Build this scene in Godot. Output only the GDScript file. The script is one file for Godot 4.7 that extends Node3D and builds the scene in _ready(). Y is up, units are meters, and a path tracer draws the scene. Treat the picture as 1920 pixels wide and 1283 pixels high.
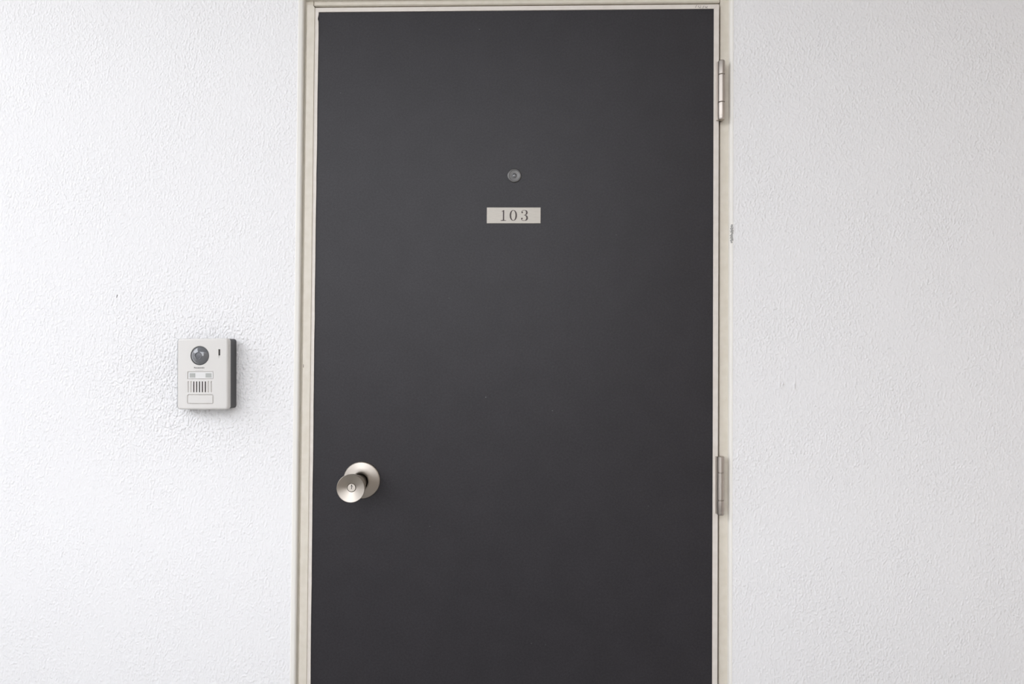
extends Node3D
# Apartment entrance door with a doorbell intercom on a white stucco wall.
# Metres, y up; the wall runs along x, the landing lies towards +z.

const WALL_Z := 0.008          # face of the stucco wall
const FRAME_Z := -0.004        # face of the steel door frame
const OPEN_L := -0.4005        # wall opening
const OPEN_R := 0.4025
const OPEN_T := 1.8835
const LEAF_L := -0.3815
const LEAF_R := 0.3832
const LEAF_T := 1.8676
const CEIL := 2.82

# ------------------------------------------------------------------ mesh helper
class MB:
	var v := PackedVector3Array()
	var n := PackedVector3Array()
	var uv := PackedVector2Array()
	var ix := PackedInt32Array()
	func vert(p: Vector3, nn: Vector3, t := Vector2.ZERO) -> int:
		v.append(p); n.append(nn); uv.append(t)
		return v.size() - 1
	func tri(a: int, b: int, c: int) -> void:
		var cr := (v[b] - v[a]).cross(v[c] - v[a])
		if cr.length_squared() < 1e-24:
			return
		if cr.dot(n[a] + n[b] + n[c]) > 0.0:
			ix.append(a); ix.append(c); ix.append(b)
		else:
			ix.append(a); ix.append(b); ix.append(c)
	func quad_i(a: int, b: int, c: int, d: int) -> void:
		tri(a, b, c); tri(a, c, d)
	func face(pts: Array, nn: Vector3) -> void:
		var s := v.size()
		for p in pts:
			vert(p, nn, Vector2(p.x, p.y))
		for i in range(1, pts.size() - 1):
			tri(s, s + i, s + i + 1)
	# face whose normal points away from a given inner point
	func out_face(pts: Array, inner: Vector3) -> void:
		var nn: Vector3 = (pts[1] - pts[0]).cross(pts[2] - pts[0])
		if nn.length_squared() < 1e-24:
			return
		nn = nn.normalized()
		if nn.dot(pts[0] - inner) < 0.0:
			nn = -nn
		face(pts, nn)
	func cbox(lo: Vector3, hi: Vector3, ch: float) -> void:
		var c := (lo + hi) * 0.5
		var h := (hi - lo) * 0.5
		var pt := func(s: Vector3, ax: int) -> Vector3:
			var q := h - Vector3(ch, ch, ch)
			q[ax] = h[ax]
			return c + Vector3(q.x * s.x, q.y * s.y, q.z * s.z)
		for ax in 3:
			var b := (ax + 1) % 3
			var d := (ax + 2) % 3
			for s in [-1.0, 1.0]:
				var ps := []
				for k in [[-1.0, -1.0], [1.0, -1.0], [1.0, 1.0], [-1.0, 1.0]]:
					var sg := Vector3.ZERO
					sg[ax] = s; sg[b] = k[0]; sg[d] = k[1]
					ps.append(pt.call(sg, ax))
				out_face(ps, c)
			if ch > 0.0:
				for s1 in [-1.0, 1.0]:
					for s2 in [-1.0, 1.0]:
						var e := Vector3.ZERO
						var f := Vector3.ZERO
						e[b] = s1; e[d] = s2; e[ax] = -1.0
						f[b] = s1; f[d] = s2; f[ax] = 1.0
						out_face([pt.call(e, b), pt.call(f, b), pt.call(f, d), pt.call(e, d)], c)
		if ch > 0.0:
			for sx in [-1.0, 1.0]:
				for sy in [-1.0, 1.0]:
					for sz in [-1.0, 1.0]:
						var s := Vector3(sx, sy, sz)
						out_face([pt.call(s, 0), pt.call(s, 1), pt.call(s, 2)], c)
	# polygon in xy pushed out along z, its front edge chamfered (convex polygons only when ch > 0)
	func prism(poly: PackedVector2Array, z0: float, z1: float, ch := 0.0) -> void:
		var top := poly
		if ch > 0.0:
			top = inset(poly, ch)
		var t := Geometry2D.triangulate_polygon(top)
		var s := v.size()
		for p in top:
			vert(Vector3(p.x, p.y, z1), Vector3(0, 0, 1), p)
		for i in range(0, t.size(), 3):
			tri(s + t[i], s + t[i + 1], s + t[i + 2])
		var cw := Geometry2D.is_polygon_clockwise(poly)
		for i in poly.size():
			var j := (i + 1) % poly.size()
			var a := poly[i]
			var b := poly[j]
			var e := (b - a).normalized()
			var o := Vector2(e.y, -e.x)
			if cw:
				o = -o
			var nn := Vector3(o.x, o.y, 0)
			face([Vector3(a.x, a.y, z0), Vector3(b.x, b.y, z0), Vector3(b.x, b.y, z1 - ch), Vector3(a.x, a.y, z1 - ch)], nn)
			if ch > 0.0:
				face([Vector3(a.x, a.y, z1 - ch), Vector3(b.x, b.y, z1 - ch), Vector3(top[j].x, top[j].y, z1), Vector3(top[i].x, top[i].y, z1)], (nn + Vector3(0, 0, 1)).normalized())
	static func inset(poly: PackedVector2Array, d: float) -> PackedVector2Array:
		var out := PackedVector2Array()
		var cw := Geometry2D.is_polygon_clockwise(poly)
		var m := poly.size()
		for i in m:
			var a := poly[(i + m - 1) % m]
			var b := poly[i]
			var c := poly[(i + 1) % m]
			var e := (b - a).normalized()
			var f := (c - b).normalized()
			var ne := Vector2(-e.y, e.x) * (-1.0 if cw else 1.0)
			var nf := Vector2(-f.y, f.x) * (-1.0 if cw else 1.0)
			out.append(b + (ne + nf) * d / (1.0 + ne.dot(nf)))
		return out
	# profile of (radius, z), turned round the z axis; sharp corners where a point is given twice
	func lathe(pr: Array, seg: int, c := Vector3.ZERO) -> void:
		for i in range(pr.size() - 1):
			var a: Vector2 = pr[i]
			var b: Vector2 = pr[i + 1]
			if a.distance_to(b) < 1e-7:
				continue
			var na := _pn(pr, i, i, true)
			var nb := _pn(pr, i + 1, i, false)
			var s := v.size()
			for k in seg + 1:
				var th := TAU * k / seg
				var d := Vector3(cos(th), sin(th), 0)
				vert(c + d * a.x + Vector3(0, 0, a.y), d * na.x + Vector3(0, 0, na.y), Vector2(float(k) / seg, float(i) / pr.size()))
				vert(c + d * b.x + Vector3(0, 0, b.y), d * nb.x + Vector3(0, 0, nb.y), Vector2(float(k) / seg, float(i + 1) / pr.size()))
			for k in seg:
				var q := s + 2 * k
				tri(q, q + 1, q + 3); tri(q, q + 3, q + 2)
	func _sn(pr: Array, i: int) -> Vector2:
		var d: Vector2 = pr[i + 1] - pr[i]
		if d.length() < 1e-7:
			return Vector2.ZERO
		d = d.normalized()
		return Vector2(d.y, -d.x) * -1.0
	func _pn(pr: Array, at: int, seg_i: int, first: bool) -> Vector2:
		var me := _sn(pr, seg_i)
		var o := Vector2.ZERO
		if first and at > 0:
			o = _sn(pr, at - 1)
		elif not first and at < pr.size() - 1:
			o = _sn(pr, at)
		if o == Vector2.ZERO or o.dot(me) < 0.8:
			return me
		return (me + o).normalized()
	# stroke of varying width along a path in xy, as a raised line
	func stroke(path: Array, widths: Array, z0: float, z1: float) -> void:
		var l := []
		var r := []
		for i in path.size():
			var a: Vector2 = path[maxi(i - 1, 0)]
			var b: Vector2 = path[mini(i + 1, path.size() - 1)]
			var e := (b - a).normalized()
			var o := Vector2(-e.y, e.x) * float(widths[i]) * 0.5
			l.append(path[i] + o); r.append(path[i] - o)
		for i in range(path.size() - 1):
			var la: Vector2 = l[i]
			var lb: Vector2 = l[i + 1]
			var ra: Vector2 = r[i]
			var rb: Vector2 = r[i + 1]
			face([Vector3(la.x, la.y, z1), Vector3(lb.x, lb.y, z1), Vector3(rb.x, rb.y, z1), Vector3(ra.x, ra.y, z1)], Vector3(0, 0, 1))
			var e2 := (lb - la).normalized()
			var o2 := Vector3(-e2.y, e2.x, 0)
			face([Vector3(la.x, la.y, z0), Vector3(lb.x, lb.y, z0), Vector3(lb.x, lb.y, z1), Vector3(la.x, la.y, z1)], o2)
			face([Vector3(ra.x, ra.y, z0), Vector3(rb.x, rb.y, z0), Vector3(rb.x, rb.y, z1), Vector3(ra.x, ra.y, z1)], -o2)
	func done() -> ArrayMesh:
		var ar := []
		ar.resize(Mesh.ARRAY_MAX)
		ar[Mesh.ARRAY_VERTEX] = v
		ar[Mesh.ARRAY_NORMAL] = n
		ar[Mesh.ARRAY_TEX_UV] = uv
		ar[Mesh.ARRAY_INDEX] = ix
		var m := ArrayMesh.new()
		m.add_surface_from_arrays(Mesh.PRIMITIVE_TRIANGLES, ar)
		return m

func put(called: String, mb: MB, mat: Material, parent: Node = null, label := "") -> MeshInstance3D:
	var o := MeshInstance3D.new()
	o.name = called
	o.mesh = mb.done()
	o.material_override = mat
	(parent if parent else self).add_child(o, true)
	if label:
		o.set_meta("label", label)
	return o

func base(called: String, at: Vector3, parent: Node = null) -> Node3D:
	var o := Node3D.new()
	o.name = called
	(parent if parent else self).add_child(o, true)
	o.position = at
	return o

func tag(o: Node, label: String, category: String, kind := "") -> void:
	o.set_meta("label", label)
	o.set_meta("category", category)
	if kind:
		o.set_meta("kind", kind)

func paint(c: Color, rough: float, spec := 0.5) -> StandardMaterial3D:
	var m := StandardMaterial3D.new()
	m.albedo_color = c
	m.roughness = rough
	m.metallic_specular = spec
	return m

func rgb(r: int, g: int, b: int) -> Color:
	return Color(r / 255.0, g / 255.0, b / 255.0)

func noise_image(w: int, h: int, freq: float, seed_: int, kind := FastNoiseLite.TYPE_SIMPLEX_SMOOTH, octaves := 1) -> PackedByteArray:
	var f := FastNoiseLite.new()
	f.noise_type = kind
	f.seed = seed_
	f.frequency = freq
	f.fractal_type = FastNoiseLite.FRACTAL_FBM if octaves > 1 else FastNoiseLite.FRACTAL_NONE
	f.fractal_octaves = octaves
	return f.get_image(w, h, false, false, false).get_data()

# ------------------------------------------------------------------ materials
var m_wall: StandardMaterial3D
var m_wall_plain: StandardMaterial3D
var m_soffit: StandardMaterial3D
var m_warm_wall: StandardMaterial3D
var m_bead: StandardMaterial3D
var m_frame: StandardMaterial3D
var m_rim: StandardMaterial3D
var m_film: StandardMaterial3D
var m_steel: StandardMaterial3D
var m_plate: StandardMaterial3D
var m_hinge: StandardMaterial3D
var m_white_plastic: StandardMaterial3D
var m_grey_plastic: StandardMaterial3D
var m_black: StandardMaterial3D
var m_ink: StandardMaterial3D
var m_concrete: StandardMaterial3D

const TEX_W := 2048
const TEX_H := 1400
const TEX_X0 := -1.1           # the stucco relief covers x -1.1 .. 1.1 at full detail and repeats beyond
const TEX_SPAN := 2.2

func stucco_relief() -> ImageTexture:
	var mm := 1000.0 * TEX_SPAN / TEX_W      # millimetres in a pixel
	var a := noise_image(TEX_W, TEX_H, 0.21 * mm, 11)
	var b := noise_image(TEX_W, TEX_H, 0.11 * mm, 12)
	var c := noise_image(TEX_W, TEX_H, 0.38 * mm, 13)
	var g := noise_image(TEX_W, TEX_H, 0.006 * mm, 14)
	var out := PackedFloat32Array()
	out.resize(TEX_W * TEX_H)
	var i := 0
	for y in TEX_H:
		var wy := 2.0 - y * mm * 0.001
		var j := int(y * 0.7) * TEX_W      # grains are a little taller than wide
		for x in TEX_W:
			var wx := TEX_X0 + x * mm * 0.001
			var h := a[j + x] * 0.0022 + b[j + x] * 0.0012 + c[j + x] * 0.0010
			# sprayed grains stand out as separate blobs
			h = maxf(h - 0.48, 0.0) * 1.5
			var amp := 0.45 + g[i] * 0.0012
			# coarser spray round the intercom
			var dx := (wx + 0.59) / 0.20
			var dy := (wy - 1.16) / 0.16
			var r := dx * dx + dy * dy
			if r < 4.0:
				amp += 1.3 * exp(-r * 1.6)
			out[i] = h * amp
			i += 1
	# two lumps in the plaster right of the door
	for l in [[0.4935, 1.1568, 2.2, 5.0], [0.5207, 1.1551, 2.0, 5.5], [0.4985, 1.157, 1.4, 3.0]]:
		var px := int((l[0] - TEX_X0) / (mm * 0.001))
		var py := int((2.0 - l[1]) / (mm * 0.001))
		for yy in range(-12, 13):
			for xx in range(-8, 9):
				var k: int = (py + yy) * TEX_W + px + xx
				out[k] += 0.9 * exp(-pow(xx * mm / l[2], 2) - pow(yy * mm / l[3], 2))
	return ImageTexture.create_from_image(Image.create_from_data(TEX_W, TEX_H, false, Image.FORMAT_RF, out.to_byte_array()))

const FILM_W := 760
const FILM_H := 1860
func film_grain() -> Array:
	var a := noise_image(FILM_W, FILM_H, 0.42, 21)
	var b := noise_image(FILM_W, FILM_H, 0.19, 22)
	var d := noise_image(FILM_W, FILM_H, 0.012, 23, FastNoiseLite.TYPE_SIMPLEX_SMOOTH, 3)
	var col := PackedByteArray()
	col.resize(FILM_W * FILM_H * 3)
	var rel := PackedFloat32Array()
	rel.resize(FILM_W * FILM_H)
	for i in FILM_W * FILM_H:
		var t := 1.0 + (a[i] - 128) * 0.0007 + (b[i] - 128) * 0.0005 + (d[i] - 128) * 0.0004
		col[3 * i] = int(clampf(48.0 * t, 0, 255))
		col[3 * i + 1] = int(clampf(46.0 * t, 0, 255))
		col[3 * i + 2] = int(clampf(49.0 * t, 0, 255))
		rel[i] = a[i] / 255.0 * 0.6 + b[i] / 255.0 * 0.4
	# pale specks of dust and nicks on the film, (x, height) in metres
	for s in [[-0.0485, 1.129, 150], [0.0765, 1.1045, 120], [0.193, 1.435, 100], [-0.0665, 1.825, 130], [-0.152, 0.886, 110], [0.04, 0.672, 105], [0.066, 0.67, 100], [-0.33, 1.705, 105], [0.255, 0.93, 95], [-0.12, 1.315, 95]]:
		var px := int((s[0] + 0.374) / 0.748 * FILM_W)
		var py := int((1.86 - s[1]) / 1.86 * FILM_H)
		var k: int = 3 * (py * FILM_W + px)
		for q in 3:
			col[k + q] = s[2]
			col[k + 3 + q] = int(s[2] * 0.75)
	return [ImageTexture.create_from_image(Image.create_from_data(FILM_W, FILM_H, false, Image.FORMAT_RGB8, col)),
		ImageTexture.create_from_image(Image.create_from_data(FILM_W, FILM_H, false, Image.FORMAT_RF, rel.to_byte_array()))]

func mottle(c0: Color, c1: Color, freq: float, seed_: int, octaves := 4) -> NoiseTexture2D:
	var f := FastNoiseLite.new()
	f.seed = seed_
	f.frequency = freq
	f.fractal_octaves = octaves
	var t := NoiseTexture2D.new()
	t.width = 512; t.height = 512; t.seamless = true
	t.noise = f
	var r := Gradient.new()
	r.set_color(0, c0); r.set_color(1, c1)
	t.color_ramp = r
	return t

func make_materials() -> void:
	m_wall = paint(rgb(242, 241, 241), 0.85, 0.25)
	m_wall.heightmap_enabled = true
	m_wall.heightmap_texture = stucco_relief()
	m_wall.heightmap_scale = 0.20
	m_wall_plain = paint(rgb(238, 237, 236), 0.9, 0.25)
	m_soffit = paint(rgb(186, 185, 183), 0.9, 0.25)
	m_warm_wall = paint(rgb(236, 227, 218), 0.9, 0.25)
	m_bead = paint(rgb(243, 240, 233), 0.6)
	m_frame = paint(Color.WHITE, 0.45)
	m_frame.albedo_texture = mottle(rgb(216, 208, 193), rgb(226, 219, 206), 0.02, 31)
	m_frame.uv1_triplanar = true
	m_frame.uv1_scale = Vector3(4, 4, 4)
	m_rim = paint(Color.WHITE, 0.4)
	m_rim.albedo_texture = mottle(rgb(221, 213, 203), rgb(232, 225, 217), 0.02, 32)
	m_rim.uv1_triplanar = true
	m_rim.uv1_scale = Vector3(4, 4, 4)
	m_film = paint(Color.WHITE, 0.42, 0.38)
	var fg := film_grain()
	m_film.albedo_texture = fg[0]
	m_film.heightmap_enabled = true
	m_film.heightmap_texture = fg[1]
	m_film.heightmap_scale = 0.006
	m_steel = paint(rgb(197, 189, 179), 0.42)
	m_steel.metallic = 1.0
	m_steel.anisotropy_enabled = true
	m_steel.anisotropy = 0.88
	m_plate = paint(Color.WHITE, 0.42)
	m_plate.metallic = 0.35
	m_plate.albedo_texture = mottle(rgb(168, 162, 153), rgb(184, 178, 169), 0.03, 33)
	m_plate.uv1_triplanar = true
	m_plate.uv1_scale = Vector3(4, 90, 4)
	m_hinge = paint(rgb(194, 186, 178), 0.42)
	m_hinge.metallic = 1.0
	m_white_plastic = paint(rgb(221, 218, 214), 0.5, 0.4)
	m_grey_plastic = paint(rgb(84, 84, 85), 0.6)
	m_black = paint(rgb(28, 24, 22), 0.6)
	m_ink = paint(rgb(62, 50, 48), 0.5)
	m_concrete = paint(Color.WHITE, 0.9, 0.3)
	m_concrete.albedo_texture = mottle(rgb(150, 148, 144), rgb(178, 176, 171), 0.02, 34)
	m_concrete.uv1_triplanar = true
	m_concrete.uv1_world_triplanar = true

# ------------------------------------------------------------------ the scene
func _ready() -> void:
	var cam := Camera3D.new()
	cam.name = "camera"
	add_child(cam)
	cam.position = Vector3(0.03616, 1.21412, 1.20048)
	cam.rotation = Vector3(0.01529, 0.03008, 0.00738)
	cam.fov = rad_to_deg(2.0 * atan(641.5 / 1200.0))
	cam.near = 0.05
	cam.current = true

	var env := Environment.new()
	env.background_mode = Environment.BG_SKY
	var sky := Sky.new()
	var sm := ProceduralSkyMaterial.new()
	sm.sky_top_color = Color(0.89, 0.90, 0.925)
	sm.sky_horizon_color = Color(0.925, 0.93, 0.94)
	sm.ground_horizon_color = Color(0.62, 0.61, 0.60)
	sm.ground_bottom_color = Color(0.45, 0.44, 0.43)
	sm.sky_curve = 0.2
	sky.sky_material = sm
	env.sky = sky
	env.tonemap_mode = Environment.TONE_MAPPER_LINEAR
	env.tonemap_exposure = 4.0
	env.sdfgi_enabled = true
	env.ssao_enabled = true
	env.ssil_enabled = true
	var we := WorldEnvironment.new()
	we.name = "environment"
	we.environment = env
	add_child(we)

	make_materials()
	build_setting()
	build_door_frame()
	build_door()
	build_intercom()

func box_structure(called: String, lo: Vector3, hi: Vector3, mat: Material, label: String, category: String) -> MeshInstance3D:
	var mb := MB.new()
	mb.cbox(lo, hi, 0.0)
	var o := put(called, mb, mat)
	tag(o, label, category, "structure")
	return o

func build_setting() -> void:
	# the stucco wall round the opening
	var mb := MB.new()
	var e := 0.0095
	var lo_x := -2.4
	var hi_x := 1.9
	for r in [[lo_x, 0.0, OPEN_L - e, CEIL], [OPEN_R + e * 0.55, 0.0, hi_x, CEIL], [OPEN_L - e, OPEN_T + e, OPEN_R + e * 0.55, CEIL]]:
		mb.cbox(Vector3(r[0], r[1], -0.16), Vector3(r[2], r[3], WALL_Z), 0.0)
	for i in mb.v.size():
		mb.uv[i] = Vector2((mb.v[i].x - TEX_X0) / TEX_SPAN, (2.0 - mb.v[i].y) / (TEX_SPAN * TEX_H / TEX_W))
	var wall := put("wall_front", mb, m_wall)
	tag(wall, "white sprayed stucco wall around the dark grey door", "wall", "structure")
	# nail hole left of the intercom
	mb = MB.new()
	mb.prism(PackedVector2Array([Vector2(-0.0006, -0.0030), Vector2(0.0004, -0.0026), Vector2(0.0013, 0.0022), Vector2(0.0010, 0.0031), Vector2(0.0001, 0.0022)]), -0.001, 0.0003)
	var nail := put("nail_hole", mb, paint(rgb(96, 94, 92), 0.9), wall, "small dark nick in the white stucco")
	nail.position = Vector3(-0.7522, 1.3144, WALL_Z)

	# painted sealant bead round the frame: profile of (distance from the opening, z), mitred at the corners
	var pr := [Vector2(0, -0.05), Vector2(0, 0.0030)]
	for k in 7:
		var t := PI * 0.5 * k / 6.0
		pr.append(Vector2(0.0042 - 0.0042 * cos(t), 0.0030 + 0.0052 * sin(t)))
	pr.append_array([Vector2(0.0066, 0.0086), Vector2(0.0083, 0.0090), Vector2(0.0094, 0.0087), Vector2(0.0100, 0.0078)])
	mb = MB.new()
	var places := func(q: Vector2) -> Array:
		return [Vector3(OPEN_L - q.x, 0, q.y), Vector3(OPEN_L - q.x, OPEN_T + q.x, q.y), Vector3(OPEN_R + q.x * 0.55, OPEN_T + q.x, q.y), Vector3(OPEN_R + q.x * 0.55, 0, q.y)]
	for s in 3:
		var side: Vector3 = [Vector3(1, 0, 0), Vector3(0, -1, 0), Vector3(-1, 0, 0)][s]
		for i in pr.size() - 1:
			var na := mb._pn(pr, i, i, true)
			var nb := mb._pn(pr, i + 1, i, false)
			var A: Array = places.call(pr[i])
			var B: Array = places.call(pr[i + 1])
			var n0 := (-side * na.x + Vector3(0, 0, na.y)).normalized()
			var n1 := (-side * nb.x + Vector3(0, 0, nb.y)).normalized()
			var q := mb.v.size()
			mb.vert(A[s], n0); mb.vert(A[s + 1], n0); mb.vert(B[s + 1], n1); mb.vert(B[s], n1)
			mb.quad_i(q, q + 1, q + 2, q + 3)
	var bead := put("trim_1", mb, m_bead)
	tag(bead, "smooth painted sealant bead between stucco wall and door frame", "trim", "structure")
	# bare patch where paint came off the bead
	mb = MB.new()
	var rng := RandomNumberGenerator.new()
	rng.seed = 5
	var rows := 16
	for i in rows:
		var y0 := 1.4182 + 0.0346 * i / rows
		var y1 := 1.4182 + 0.0346 * (i + 1) / rows
		var w := 0.0030 + 0.0022 * rng.randf() + 0.001 * sin(PI * i / rows)
		var x0 := 0.0002 + 0.0012 * rng.randf()
		for k in 5:
			var o0 := x0 + (w - x0) * k / 5.0
			var o1 := x0 + (w - x0) * (k + 1) / 5.0
			if rng.randf() < 0.12:
				continue
			var za := _bead_z(o0)
			var zb := _bead_z(o1)
			mb.face([Vector3(OPEN_R + o0, y0, za), Vector3(OPEN_R + o1, y0, zb), Vector3(OPEN_R + o1, y1, zb), Vector3(OPEN_R + o0, y1, za)], Vector3(-(zb - za), 0, o1 - o0).normalized())
	var m_bare := paint(Color.WHITE, 0.9)
	m_bare.albedo_texture = mottle(rgb(128, 127, 124), rgb(205, 203, 199), 0.03, 35)
	m_bare.uv1_triplanar = true
	m_bare.uv1_scale = Vector3(40, 40, 40)
	put("bare_patch", mb, m_bare, bead, "grey bare patch where paint has flaked off")

	# the landing: slab, soffit, walls that close it to the right and behind, open to daylight on the left
	box_structure("floor", Vector3(-2.4, -0.15, -0.16), Vector3(1.9, 0.0, 2.6), m_concrete, "grey concrete floor slab of the landing", "floor")
	box_structure("ceiling", Vector3(-2.0, CEIL, -0.16), Vector3(1.9, CEIL + 0.15, 2.2), m_soffit, "light grey painted soffit above the landing", "ceiling")
	box_structure("wall_right", Vector3(1.75, 0.0, WALL_Z), Vector3(1.9, CEIL, 2.6), m_warm_wall, "off-white side wall closing the right of the landing", "wall")
	box_structure("wall_back", Vector3(0.60, 0.0, 2.45), Vector3(1.75, CEIL, 2.6), m_warm_wall, "off-white wall across the landing facing the door", "wall")
	box_structure("wall_parapet", Vector3(-2.4, 0.0, 2.45), Vector3(0.60, 0.85, 2.6), m_wall_plain, "low white parapet along the open side of the landing", "wall")
	box_structure("wall_left", Vector3(-2.4, 0.0, WALL_Z), Vector3(-2.25, 1.75, 2.45), m_wall_plain, "white screen wall at the left end of the landing", "wall")
	var g := MB.new()
	g.cbox(Vector3(-30, -0.4, -30), Vector3(30, -0.16, 30), 0.0)
	var m_paving := paint(Color.WHITE, 0.9, 0.3)
	m_paving.albedo_texture = mottle(rgb(96, 95, 93), rgb(118, 117, 114), 0.02, 36)
	m_paving.uv1_triplanar = true
	m_paving.uv1_world_triplanar = true
	var go := put("ground", g, m_paving)
	tag(go, "grey paved ground outside the landing", "ground", "structure")

func _bead_z(o_: float) -> float:
	var o := o_ / 0.55
	var z := 0.0088
	if o < 0.0042:
		z = 0.0030 + 0.0052 * sqrt(maxf(0.0, 1.0 - pow(1.0 - o / 0.0042, 2)))
	elif o < 0.0066:
		z = 0.0082 + 0.0004 * (o - 0.0042) / 0.0024
	return z + 0.00025

func build_door_frame() -> void:
	var fr := base("trim_2", Vector3.ZERO)
	tag(fr, "cream painted steel frame around the dark door", "door frame", "structure")
	# each member: face strip, the sides of the rebate and the stop behind the leaf
	var jamb_l := MB.new()
	jamb_l.cbox(Vector3(OPEN_L - 0.004, 0, -0.11), Vector3(LEAF_L - 0.004, OPEN_T + 0.004, FRAME_Z), 0.0006)
	jamb_l.cbox(Vector3(LEAF_L - 0.005, 0, -0.11), Vector3(LEAF_L + 0.014, OPEN_T, -0.043), 0.0006)
	put("jamb", jamb_l, m_frame, fr)
	var jamb_r := MB.new()
	jamb_r.cbox(Vector3(LEAF_R + 0.0040, 0, -0.11), Vector3(OPEN_R + 0.004, OPEN_T + 0.004, FRAME_Z), 0.0009)
	jamb_r.cbox(Vector3(LEAF_R - 0.014, 0, -0.11), Vector3(LEAF_R + 0.005, OPEN_T, -0.043), 0.0006)
	put("jamb", jamb_r, m_frame, fr)
	var head := MB.new()
	head.cbox(Vector3(LEAF_L - 0.0036, LEAF_T + 0.0062, -0.11), Vector3(LEAF_R + 0.0036, OPEN_T + 0.004, FRAME_Z), 0.0020)
	head.cbox(Vector3(LEAF_L - 0.003, LEAF_T - 0.014, -0.11), Vector3(LEAF_R + 0.003, LEAF_T + 0.008, -0.043), 0.0006)
	put("header", head, m_frame, fr)
	var sill := MB.new()
	sill.cbox(Vector3(OPEN_L, 0.0, -0.11), Vector3(OPEN_R, 0.012, FRAME_Z), 0.001)
	put("threshold", sill, m_hinge, fr, "stainless steel threshold")

func build_door() -> void:
	var d := base("door_1", Vector3.ZERO)
	tag(d, "dark grey apartment door numbered 103 with steel knob and cream edge", "door", "structure")
	var leaf := MB.new()
	leaf.cbox(Vector3(LEAF_L, 0.014, -0.041), Vector3(LEAF_R, LEAF_T, -0.0006), 0.0005)
	put("leaf", leaf, m_rim, d)
	# dark film over the middle of the leaf
	var f := MB.new()
	f.cbox(Vector3(-0.3755, 0.014, -0.0012), Vector3(0.3755, 1.8610, 0.0), 0.0)
	for i in f.v.size():
		f.uv[i] = Vector2((f.v[i].x + 0.374) / 0.748, (1.86 - f.v[i].y) / 1.86)
	put("door_film", f, m_film, d, "matt charcoal film covering the door")
	# cream edge strips, mitred; the inner edge of the one at the lock is uneven where the film was cut
	var zr := 0.0017
	var il := -0.3735
	var ir := 0.3737
	var it := 1.8594
	var top := MB.new()
	top.prism(PackedVector2Array([Vector2(LEAF_L, LEAF_T), Vector2(LEAF_R, LEAF_T), Vector2(ir, it), Vector2(il, it)]), -0.002, zr, 0.0004)
	put("edge_strip", top, m_rim, d)
	var right := MB.new()
	right.prism(PackedVector2Array([Vector2(LEAF_R, LEAF_T), Vector2(LEAF_R, 0.014), Vector2(ir, 0.014), Vector2(ir, it)]), -0.002, zr, 0.0004)
	put("edge_strip", right, m_rim, d)
	var left := MB.new()
	var poly := PackedVector2Array([Vector2(LEAF_L, 0.014), Vector2(LEAF_L, LEAF_T), Vector2(il, it), Vector2(il, 1.8545), Vector2(il - 0.0007, 1.8515), Vector2(il - 0.0016, 1.8468), Vector2(il - 0.0013, 1.8452), Vector2(il - 0.0002, 1.8418)])
	var rng := RandomNumberGenerator.new()
	rng.seed = 9
	var y := 1.82
	while y > 0.06:
		poly.append(Vector2(il - 0.0012 * sin((1.86 - y) / 1.32 * PI) * 0.6 + rng.randf_range(-0.0003, 0.0003), y))
		y -= rng.randf_range(0.02, 0.05)
	poly.append(Vector2(il, 0.014))
	left.prism(poly, -0.002, zr)
	put("edge_strip", left, m_rim, d)
	# anti-pry strip that covers the gap on the lock side
	var gl := -0.3955
	var gr := -0.3803
	var gs := MB.new()
	gs.prism(PackedVector2Array([Vector2(gl, 0.03), Vector2(gl, 1.8712), Vector2(gl + 0.0022, 1.8729), Vector2(gr - 0.0038, 1.8729), Vector2(gr, 1.8668), Vector2(gr, 0.03)]), FRAME_Z + 0.0012, 0.0034, 0.0008)
	var strip := put("guard_strip", gs, m_frame, d)
	var nick := MB.new()
	nick.prism(PackedVector2Array([Vector2(-0.0006, -0.0035), Vector2(0.0007, -0.0032), Vector2(0.0005, 0.0015), Vector2(-0.0004, 0.0028)]), 0.0, 0.0002)
	put("paint_nick", nick, paint(rgb(140, 130, 112), 0.8), strip, "brownish nick in the paint").position = Vector3(-0.3937, 1.1850, 0.0034)
	# pencilled figures on the top edge strip
	var ink := MB.new()
	for s in [[[385, 275], [345, 340], [318, 400], [288, 462]], [[522, 318], [490, 365], [468, 402]], [[648, 328], [600, 382]], [[500, 425], [560, 452], [655, 462]],
			[[862, 330], [802, 408], [832, 440], [742, 492]], [[952, 350], [918, 430], [955, 470], [1000, 462], [1080, 350]], [[1000, 452], [1085, 476]]]:
		var path := []
		var wd := []
		for q in s:
			path.append(Vector2(0.3308 + q[0] / 34.9 * 0.000992, 1.8757 - q[1] / 34.9 * 0.00101 - 0.0013))
			wd.append(0.0007)
		ink.stroke(path, wd, zr, zr + 0.00012)
	put("pencil_mark", ink, paint(rgb(98, 91, 85), 0.8), d, "faint handwritten pencil figures")
	build_knob(d)
	build_peephole(d)
	build_plate(d)
	build_hinge(d, 1.7591, [1.7307, 1.6790], 1.6462, true)
	build_hinge(d, 1.0250, [0.9954, 0.9446], 0.9168, false)

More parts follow.
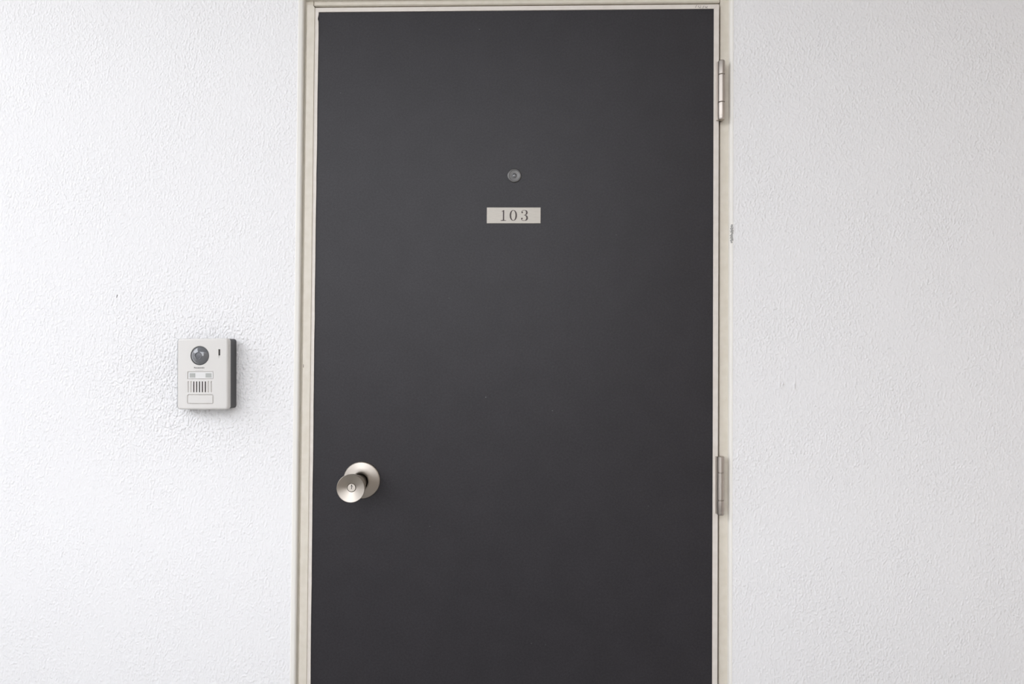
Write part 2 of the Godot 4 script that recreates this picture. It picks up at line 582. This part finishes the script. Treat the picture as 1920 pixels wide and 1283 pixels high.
func build_knob(d: Node3D) -> void:
	var k := base("door_knob", Vector3(-0.2808, 0.9706, 0.0), d)
	k.set_meta("label", "brushed steel round door knob with key cylinder")
	var ro := MB.new()
	ro.lathe([Vector2(0.0349, 0.0), Vector2(0.0349, 0.0022), Vector2(0.0346, 0.0030), Vector2(0.0338, 0.0037), Vector2(0.0328, 0.0042), Vector2(0.0328, 0.0042), Vector2(0.0240, 0.0075), Vector2(0.0180, 0.0102), Vector2(0.0160, 0.0116), Vector2(0.0150, 0.0140), Vector2(0.0150, 0.0150)], 96)
	put("rosette", ro, m_steel, k)
	var kn := MB.new()
	kn.lathe([Vector2(0.0136, 0.0130), Vector2(0.0134, 0.0220), Vector2(0.0140, 0.0290), Vector2(0.0158, 0.0360), Vector2(0.0182, 0.0430), Vector2(0.0206, 0.0510), Vector2(0.0226, 0.0600), Vector2(0.0241, 0.0690), Vector2(0.0247, 0.0735), Vector2(0.0250, 0.0748), Vector2(0.0249, 0.0757), Vector2(0.0244, 0.0761), Vector2(0.0238, 0.0758), Vector2(0.0238, 0.0758), Vector2(0.0160, 0.0726), Vector2(0.0080, 0.0696), Vector2(0.0080, 0.0696), Vector2(0.0080, 0.0640)], 96)
	put("knob", kn, m_steel, k)
	var cy := MB.new()
	cy.lathe([Vector2(0.0082, 0.0645), Vector2(0.0001, 0.0645)], 48)
	put("cylinder_gap", cy, m_black, k)
	var cp := MB.new()
	cp.lathe([Vector2(0.0071, 0.0640), Vector2(0.0071, 0.0700), Vector2(0.0068, 0.0704), Vector2(0.0068, 0.0704), Vector2(0.0, 0.0704)], 48)
	var m_cyl := paint(rgb(216, 208, 198), 0.4)
	m_cyl.metallic = 0.8
	var cyl := put("lock_cylinder", cp, m_cyl, k)
	cyl.set_meta("label", "pale round key cylinder")
	var kw := MB.new()
	kw.stroke([Vector2(0.0001, 0.0056), Vector2(0.0001, 0.0040), Vector2(0.0006, 0.0030), Vector2(0.0011, 0.0021), Vector2(0.0004, 0.0012), Vector2(0.0, 0.0), Vector2(0.0, -0.0022)], [0.0013, 0.0019, 0.0012, 0.0015, 0.0012, 0.0010, 0.0013], 0.0703, 0.07055)
	kw.stroke([Vector2(-0.0015, 0.0032), Vector2(-0.0013, 0.0019)], [0.0006, 0.0006], 0.0703, 0.07055)
	put("keyway", kw, m_black, k, "dark key slot")

func build_peephole(d: Node3D) -> void:
	var p := base("peephole", Vector3(0.0023, 1.5460, 0.0), d)
	p.set_meta("label", "small round steel peephole")
	var r := MB.new()
	r.lathe([Vector2(0.0132, 0.0), Vector2(0.0132, 0.0008), Vector2(0.0127, 0.0015), Vector2(0.0112, 0.0021), Vector2(0.0104, 0.0021), Vector2(0.0104, 0.0021), Vector2(0.0096, 0.0014), Vector2(0.0096, 0.0014), Vector2(0.0048, 0.0007), Vector2(0.0048, 0.0007), Vector2(0.0046, 0.0016), Vector2(0.0036, 0.0018), Vector2(0.0033, 0.0006)], 64)
	var m := paint(rgb(108, 107, 106), 0.45)
	m.metallic = 0.9
	put("ring", r, m, p)
	var l := MB.new()
	l.lathe([Vector2(0.0035, 0.0004), Vector2(0.0031, 0.0012), Vector2(0.0022, 0.0019), Vector2(0.0011, 0.0023), Vector2(0.0, 0.0024)], 32)
	var gl := paint(rgb(120, 122, 124), 0.06, 1.0)
	gl.clearcoat_enabled = true
	gl.clearcoat_roughness = 0.03
	put("lens", l, gl, p, "tiny domed glass lens")

func build_plate(d: Node3D) -> void:
	var p := base("number_plate", Vector3(0.0015, 1.4707, 0.0), d)
	p.set_meta("label", "brushed steel number plate reading 103")
	var b := MB.new()
	b.cbox(Vector3(-0.0507, -0.0151, -0.0002), Vector3(0.0507, 0.0151, 0.0012), 0.0004)
	put("plate", b, m_plate, p)
	var s := 0.000109           # metres in one unit of the figures below
	var z0 := 0.0011
	var z1 := 0.00135
	# figure 1
	var g1 := MB.new()
	g1.prism(_pts([[-9, -88], [13, -88], [13, 92], [6, 92], [-14, 74], [-30, 72], [-30, 66], [-9, 68]], s), z0, z1)
	g1.prism(_pts([[-48, -94], [50, -94], [50, -87], [24, -85], [13, -78], [13, -84], [-9, -84], [-9, -78], [-20, -85], [-48, -87]], s), z0, z1 + 0.00001)
	put("numeral", g1, m_ink, p).position.x = -0.0193
	# figure 0
	var g0 := MB.new()
	var path := []
	var wd := []
	for k in 49:
		var t := TAU * k / 48.0
		path.append(Vector2(50.0 * cos(t), 89.0 * sin(t)) * s)
		wd.append((7.0 + 21.0 * pow(absf(cos(t)), 1.4)) * s)
	g0.stroke(path, wd, z0, z1)
	put("numeral", g0, m_ink, p).position.x = -0.0007
	# figure 3
	var g3 := MB.new()
	var c := Curve2D.new()
	c.bake_interval = 3.0
	c.add_point(Vector2(-47, 52), Vector2.ZERO, Vector2(-4, 24))
	c.add_point(Vector2(-4, 90), Vector2(-26, 0), Vector2(28, 0))
	c.add_point(Vector2(42, 49), Vector2(0, 24), Vector2(0, -26))
	c.add_point(Vector2(-8, 4), Vector2(28, 0), Vector2(0, 0))
	c.add_point(Vector2(-8, 4), Vector2.ZERO, Vector2(34, 0))
	c.add_point(Vector2(47, -44), Vector2(0, 28), Vector2(0, -30))
	c.add_point(Vector2(-8, -91), Vector2(32, 0), Vector2(-28, 0))
	c.add_point(Vector2(-52, -54), Vector2(-2, -22), Vector2.ZERO)
	path = []
	wd = []
	for q in c.get_baked_points():
		path.append(q * s)
		wd.append((7.0 + 22.0 * clampf((q.x - 12.0) / 32.0, 0.0, 1.0)) * s)
	g3.stroke(path, wd, z0, z1)
	for q in [Vector2(-38, 52), Vector2(-42, -54)]:
		var ball := PackedVector2Array()
		for k in 20:
			ball.append((q + Vector2(cos(TAU * k / 20), sin(TAU * k / 20)) * 14.0) * s)
		g3.prism(ball, z0, z1 + 0.00001)
	put("numeral", g3, m_ink, p).position.x = 0.0201

func _pts(a: Array, s: float) -> PackedVector2Array:
	var o := PackedVector2Array()
	for q in a:
		o.append(Vector2(q[0], q[1]) * s)
	return o

func build_hinge(d: Node3D, y1: float, joints: Array, y0: float, domed: bool) -> void:
	var h := base("hinge", Vector3(0.3856, y0, 0.0098), d)
	h.set_meta("label", "satin steel butt hinge, domed at its upper end" if domed else "satin steel butt hinge, flat at its upper end")
	var r := 0.0064
	var cuts := [y1, joints[0], joints[1], y0]
	for i in 3:
		var a: float = cuts[i + 1] - y0 + 0.0005
		var b: float = cuts[i] - y0 - 0.0005
		var k := MB.new()
		var pr := [Vector2(0.0, a), Vector2(r - 0.0006, a), Vector2(r - 0.0006, a), Vector2(r, a + 0.0006)]
		if i == 2:
			pr = [Vector2(0.0, a), Vector2(r - 0.0012, a), Vector2(r - 0.0012, a), Vector2(r - 0.0003, a + 0.0014), Vector2(r - 0.0003, a + 0.0062), Vector2(r - 0.0003, a + 0.0062), Vector2(r, a + 0.0072)]
		if i == 0 and domed:
			for t in 6:
				var an := PI * 0.5 * t / 5.0
				pr.append(Vector2(r * cos(an) if t < 5 else 0.0, b - 0.0034 + 0.0034 * sin(an)))
		else:
			pr.append_array([Vector2(r, b - 0.0006), Vector2(r - 0.0006, b), Vector2(r - 0.0006, b), Vector2(0.0, b)])
		pr.reverse()
		k.lathe(pr, 40)
		var o := put("knuckle", k, m_hinge, h)
		o.rotation.x = -PI / 2          # the turned axis stands upright
	var pin := MB.new()
	pin.lathe([Vector2(0.0044, y1 - y0 - 0.002), Vector2(0.0044, 0.002)], 24)
	put("pin", pin, m_hinge, h).rotation.x = -PI / 2
	var dl := MB.new()
	dl.cbox(Vector3(-0.0075, 0.0015, -0.0090), Vector3(-0.0004, y1 - y0 - 0.0015, -0.0040), 0.0005)
	put("hinge_plate", dl, m_hinge, h)
	var fl := MB.new()
	fl.cbox(Vector3(0.0012, 0.0015, -0.0140), Vector3(0.0050, y1 - y0 - 0.0015, -0.0030), 0.0005)
	put("hinge_plate", fl, m_hinge, h)

# ------------------------------------------------------------------ doorbell intercom
const IC_W := 0.0500           # half width
const IC_H := 0.0655           # half height
const IC_R := 0.0058           # corner radius

func _rr_dist(x: float, y: float, hw: float, hh: float, r: float) -> float:
	var qx := absf(x) - hw + r
	var qy := absf(y) - hh + r
	return -(Vector2(maxf(qx, 0), maxf(qy, 0)).length() + minf(maxf(qx, qy), 0.0) - r)

func _box_depth(x: float, y: float, x0: float, x1: float, y0: float, y1: float, soft: float) -> float:
	var dd := minf(minf(x - x0, x1 - x), minf(y - y0, y1 - y))
	return clampf(dd / soft + 0.5, 0.0, 1.0)

# height of the cover's face above the wall, in its own axes
func _face_z(x: float, y: float) -> float:
	var z := 0.0345
	# the face bends away towards its left side
	if x < 0.012:
		z -= 0.0080 * pow((0.012 - x) / 0.062, 2.0)
	var e := _rr_dist(x, y, IC_W, IC_H, IC_R)
	if e < 0.0042:
		var t := 1.0 - maxf(e, 0.0) / 0.0042
		z -= 0.0046 * (1.0 - sqrt(maxf(0.0, 1.0 - t * t)))
	return z

func _cut(x: float, y: float) -> float:
	# how deep the features are sunk into the face
	var c := 0.0
	var lr := Vector2(x + 0.0032, y - 0.0337).length()
	c = maxf(c, 0.0016 * clampf((0.0184 - lr) / 0.0016, 0.0, 1.0))
	c = maxf(c, 0.0022 * _box_depth(x, y, -0.0271, 0.0222, -0.0090, 0.0046, 0.0006))
	c = maxf(c, 0.0030 * _box_depth(x, y, 0.0320, 0.0348, 0.0340, 0.0452, 0.0005))
	# tapering tail below the microphone slot
	if y > 0.0268 and y <= 0.0345:
		c = maxf(c, 0.0022 * (y - 0.0268) / 0.0077 * _box_depth(x, y, 0.0326, 0.0343, 0.0260, 0.0350, 0.0006))
	for i in [0, 1, 7, 8]:
		var sx: float = -0.0257 + 0.00558 * i
		c = maxf(c, 0.0024 * _box_depth(x, y, sx - 0.0009, sx + 0.0009, -0.0334, -0.0134, 0.0006))
	# groove round the call button
	var e := _rr_dist(x + 0.0026, y + 0.0464, 0.0246, 0.0081, 0.0024)
	c = maxf(c, 0.0026 * clampf(1.0 - absf(e) / 0.0009, 0.0, 1.0))
	return c

func build_intercom() -> void:
	var ic := base("doorbell_intercom", Vector3(-0.569, 1.169, WALL_Z))
	ic.rotation.z = 0.0135
	tag(ic, "white plastic video doorbell intercom with dark grey base on stucco wall", "intercom")
	# dark base
	var b := MB.new()
	var ring := _rrect(IC_W - 0.0006, IC_H - 0.0006, 0.0052)
	b.prism(ring, -0.0015, 0.0255, 0.0)
	put("base", b, m_grey_plastic, ic, "dark grey plastic base")
	# white cover as a fine relief, its speaker slots cut right through
	var nx := 252
	var ny := 330
	var mb := MB.new()
	var xs := PackedFloat32Array()
	for j in ny + 1:
		var y := -IC_H + 2.0 * IC_H * j / ny
		var hw := IC_W
		var over := absf(y) - (IC_H - IC_R)
		if over > 0.0:
			hw = IC_W - IC_R + sqrt(maxf(0.0, IC_R * IC_R - over * over))
		for i in nx + 1:
			var x := hw * (2.0 * i / nx - 1.0)
			var h := 0.0002
			var z := _face_z(x, y) - _cut(x, y)
			var zx := (_face_z(x + h, y) - _cut(x + h, y)) - (_face_z(x - h, y) - _cut(x - h, y))
			var zy := (_face_z(x, y + h) - _cut(x, y + h)) - (_face_z(x, y - h) - _cut(x, y - h))
			mb.vert(Vector3(x, y, z), Vector3(-zx, -zy, 2.0 * h).normalized())
			xs.append(x)
	for j in ny:
		var ym := -IC_H + 2.0 * IC_H * (j + 0.5) / ny
		for i in nx:
			var a := j * (nx + 1) + i
			var xm := 0.25 * (xs[a] + xs[a + 1] + xs[a + nx + 1] + xs[a + nx + 2])
			if ym > -0.0334 and ym < -0.0134:
				var k := roundf((xm + 0.0257) / 0.00558)
				if k >= 2 and k <= 6 and absf(xm + 0.0257 - 0.00558 * k) < 0.0009:
					continue
			mb.quad_i(a, a + 1, a + nx + 2, a + nx + 1)
	# sides of the cover
	var rim := _rrect(IC_W, IC_H, IC_R)
	for i in rim.size():
		var p := rim[i]
		var q := rim[(i + 1) % rim.size()]
		var np := Vector3(signf(p.x) * maxf(0.0, absf(p.x) - IC_W + IC_R), signf(p.y) * maxf(0.0, absf(p.y) - IC_H + IC_R), 0).normalized()
		var nq := Vector3(signf(q.x) * maxf(0.0, absf(q.x) - IC_W + IC_R), signf(q.y) * maxf(0.0, absf(q.y) - IC_H + IC_R), 0).normalized()
		var s := mb.v.size()
		mb.vert(Vector3(p.x, p.y, 0.0245), np); mb.vert(Vector3(q.x, q.y, 0.0245), nq)
		mb.vert(Vector3(q.x, q.y, _face_z(q.x, q.y)), nq); mb.vert(Vector3(p.x, p.y, _face_z(p.x, p.y)), np)
		mb.quad_i(s, s + 1, s + 2, s + 3)
	put("front_cover", mb, m_white_plastic, ic, "white plastic front cover")
	# speaker cloth behind the slots
	var sp := MB.new()
	sp.cbox(Vector3(-0.0190, -0.0345, 0.0262), Vector3(0.0125, -0.0125, 0.0300), 0.0005)
	put("speaker", sp, paint(rgb(58, 46, 42), 0.9), ic, "dark speaker behind the slots")
	# microphone opening
	var mic := MB.new()
	mic.cbox(Vector3(0.0322, 0.0343, 0.0300), Vector3(0.0346, 0.0450, 0.0331), 0.0001)
	put("microphone_slot", mic, m_black, ic, "black microphone slot")
	# camera: dark housing with stepped rings under a clear dome
	var cam := base("camera_lens", Vector3(-0.0032, 0.0337, 0.0316), ic)
	cam.set_meta("label", "round dark camera lens")
	var hs := MB.new()
	hs.lathe([Vector2(0.0174, 0.0), Vector2(0.0174, 0.0012), Vector2(0.0170, 0.0018), Vector2(0.0164, 0.0019), Vector2(0.0164, 0.0019), Vector2(0.0162, 0.0008)], 64)
	put("lens_ring", hs, paint(rgb(52, 53, 55), 0.4), cam)
	var dm := MB.new()
	var dp := []
	var dome := func(q: float) -> float:
		return 0.0012 + sqrt(0.0215 * 0.0215 - q * q) - sqrt(0.0215 * 0.0215 - 0.0164 * 0.0164)
	for k in 13:
		var q := 0.0164 - 0.0094 * k / 12.0
		dp.append(Vector2(q, dome.call(q)))
	# raised ring round the small objective
	for q in [[0.0070, 0.0], [0.0068, 0.0007], [0.0062, 0.0009], [0.0058, 0.0006], [0.0057, -0.0006], [0.0057, -0.0006]]:
		dp.append(Vector2(q[0], dome.call(q[0]) + q[1]))
	for k in 9:
		var q := 0.0057 * (1.0 - k / 8.0)
		dp.append(Vector2(q, dome.call(0.0057) - 0.0006 + 0.0008 * (1.0 - pow(q / 0.0057, 2))))
	dm.lathe(dp.slice(0, 18), 72)
	var ob := MB.new()
	ob.lathe(dp.slice(18), 48)
	put("objective", ob, paint(rgb(104, 105, 109), 0.4), cam)
	var glass := paint(rgb(108, 110, 114), 0.1, 1.0)
	glass.clearcoat_enabled = true
	glass.clearcoat_roughness = 0.04
	put("dome", dm, glass, cam, "dark glossy dome over the objective")
	# lamp window with two grey tiles
	var win := MB.new()
	# the window strip follows the bend of the face
	var wx0 := -0.0260
	for i in 16:
		var xa := wx0 + 0.0473 * i / 16.0
		var xb := wx0 + 0.0473 * (i + 1) / 16.0
		var za := _face_z(xa, 0.0) - 0.0005
		var zb := _face_z(xb, 0.0) - 0.0005
		win.face([Vector3(xa, -0.0081, za), Vector3(xb, -0.0081, zb), Vector3(xb, 0.0035, zb), Vector3(xa, 0.0035, za)], Vector3(za - zb, 0, xb - xa).normalized())
		for e in [[-0.0081, -1.0], [0.0035, 1.0]]:
			win.face([Vector3(xa, e[0], za - 0.003), Vector3(xb, e[0], zb - 0.003), Vector3(xb, e[0], zb), Vector3(xa, e[0], za)], Vector3(0, e[1], 0))
	for e in [[wx0, -1.0], [wx0 + 0.0473, 1.0]]:
		var ze := _face_z(e[0], 0.0) - 0.0005
		win.face([Vector3(e[0], -0.0081, ze - 0.003), Vector3(e[0], 0.0035, ze - 0.003), Vector3(e[0], 0.0035, ze), Vector3(e[0], -0.0081, ze)], Vector3(e[1], 0, 0))
	var wn := put("lamp_window", win, paint(rgb(224, 223, 221), 0.35), ic, "pale window strip")
	for x in [-0.0176, 0.0134]:
		var t := MB.new()
		t.cbox(Vector3(-0.0055, -0.0040, -0.002), Vector3(0.0055, 0.0040, 0.00015), 0.0002)
		var o := put("lamp_tile", t, paint(rgb(176, 177, 173), 0.4), wn, "small grey square")
		o.position = Vector3(x, -0.0025, _face_z(x, 0.0) - 0.0345 + 0.0341)
		o.rotation.y = atan((_face_z(x - 0.003, 0) - _face_z(x + 0.003, 0)) / 0.006)
	# maker's name printed under the lens
	var tm := TextMesh.new()
	var font := SystemFont.new()
	font.font_names = PackedStringArray(["Droid Sans"])
	font.font_weight = 700
	tm.font = font
	tm.text = "Panasonic"
	tm.font_size = 64
	tm.pixel_size = 0.0001
	tm.depth = 0.0002
	var ab := tm.get_aabb()
	var nm := MeshInstance3D.new()
	nm.name = "maker_name"
	nm.mesh = tm
	nm.material_override = paint(rgb(105, 104, 103), 0.5)
	nm.set_meta("label", "small grey printed maker's name")
	ic.add_child(nm, true)
	var k := 0.0200 / ab.size.x
	nm.scale = Vector3(k, k, 0.5)
	nm.position = Vector3(-0.0040, 0.0116, _face_z(-0.004, 0.01) + 0.00008)
	nm.rotation.y = -0.066
	# fainter line of tiny print below it
	var ln := MB.new()
	for q in [[-0.0105, 0.0016], [-0.0086, 0.0010], [-0.0060, 0.0022], [-0.0036, 0.0012], [-0.0014, 0.0020], [0.0010, 0.0018], [0.0030, 0.0010]]:
		ln.face([Vector3(q[0] - q[1] * 0.5, 0.0064, _face_z(q[0], 0.0064) + 0.0001), Vector3(q[0] + q[1] * 0.5, 0.0064, _face_z(q[0], 0.0064) + 0.0001), Vector3(q[0] + q[1] * 0.5, 0.0074, _face_z(q[0], 0.0064) + 0.0001), Vector3(q[0] - q[1] * 0.5, 0.0074, _face_z(q[0], 0.0064) + 0.0001)], Vector3(0, 0, 1))
	put("small_print", ln, paint(rgb(200, 199, 196), 0.5), ic, "faint line of tiny grey print")

func _rrect(hw: float, hh: float, r: float) -> PackedVector2Array:
	var o := PackedVector2Array()
	for c in 4:
		var cx := (hw - r) * (1.0 if c == 0 or c == 3 else -1.0)
		var cy := (hh - r) * (1.0 if c < 2 else -1.0)
		for k in 9:
			var t := PI * 0.5 * (c + k / 8.0)
			o.append(Vector2(cx + r * cos(t), cy + r * sin(t)))
	return o
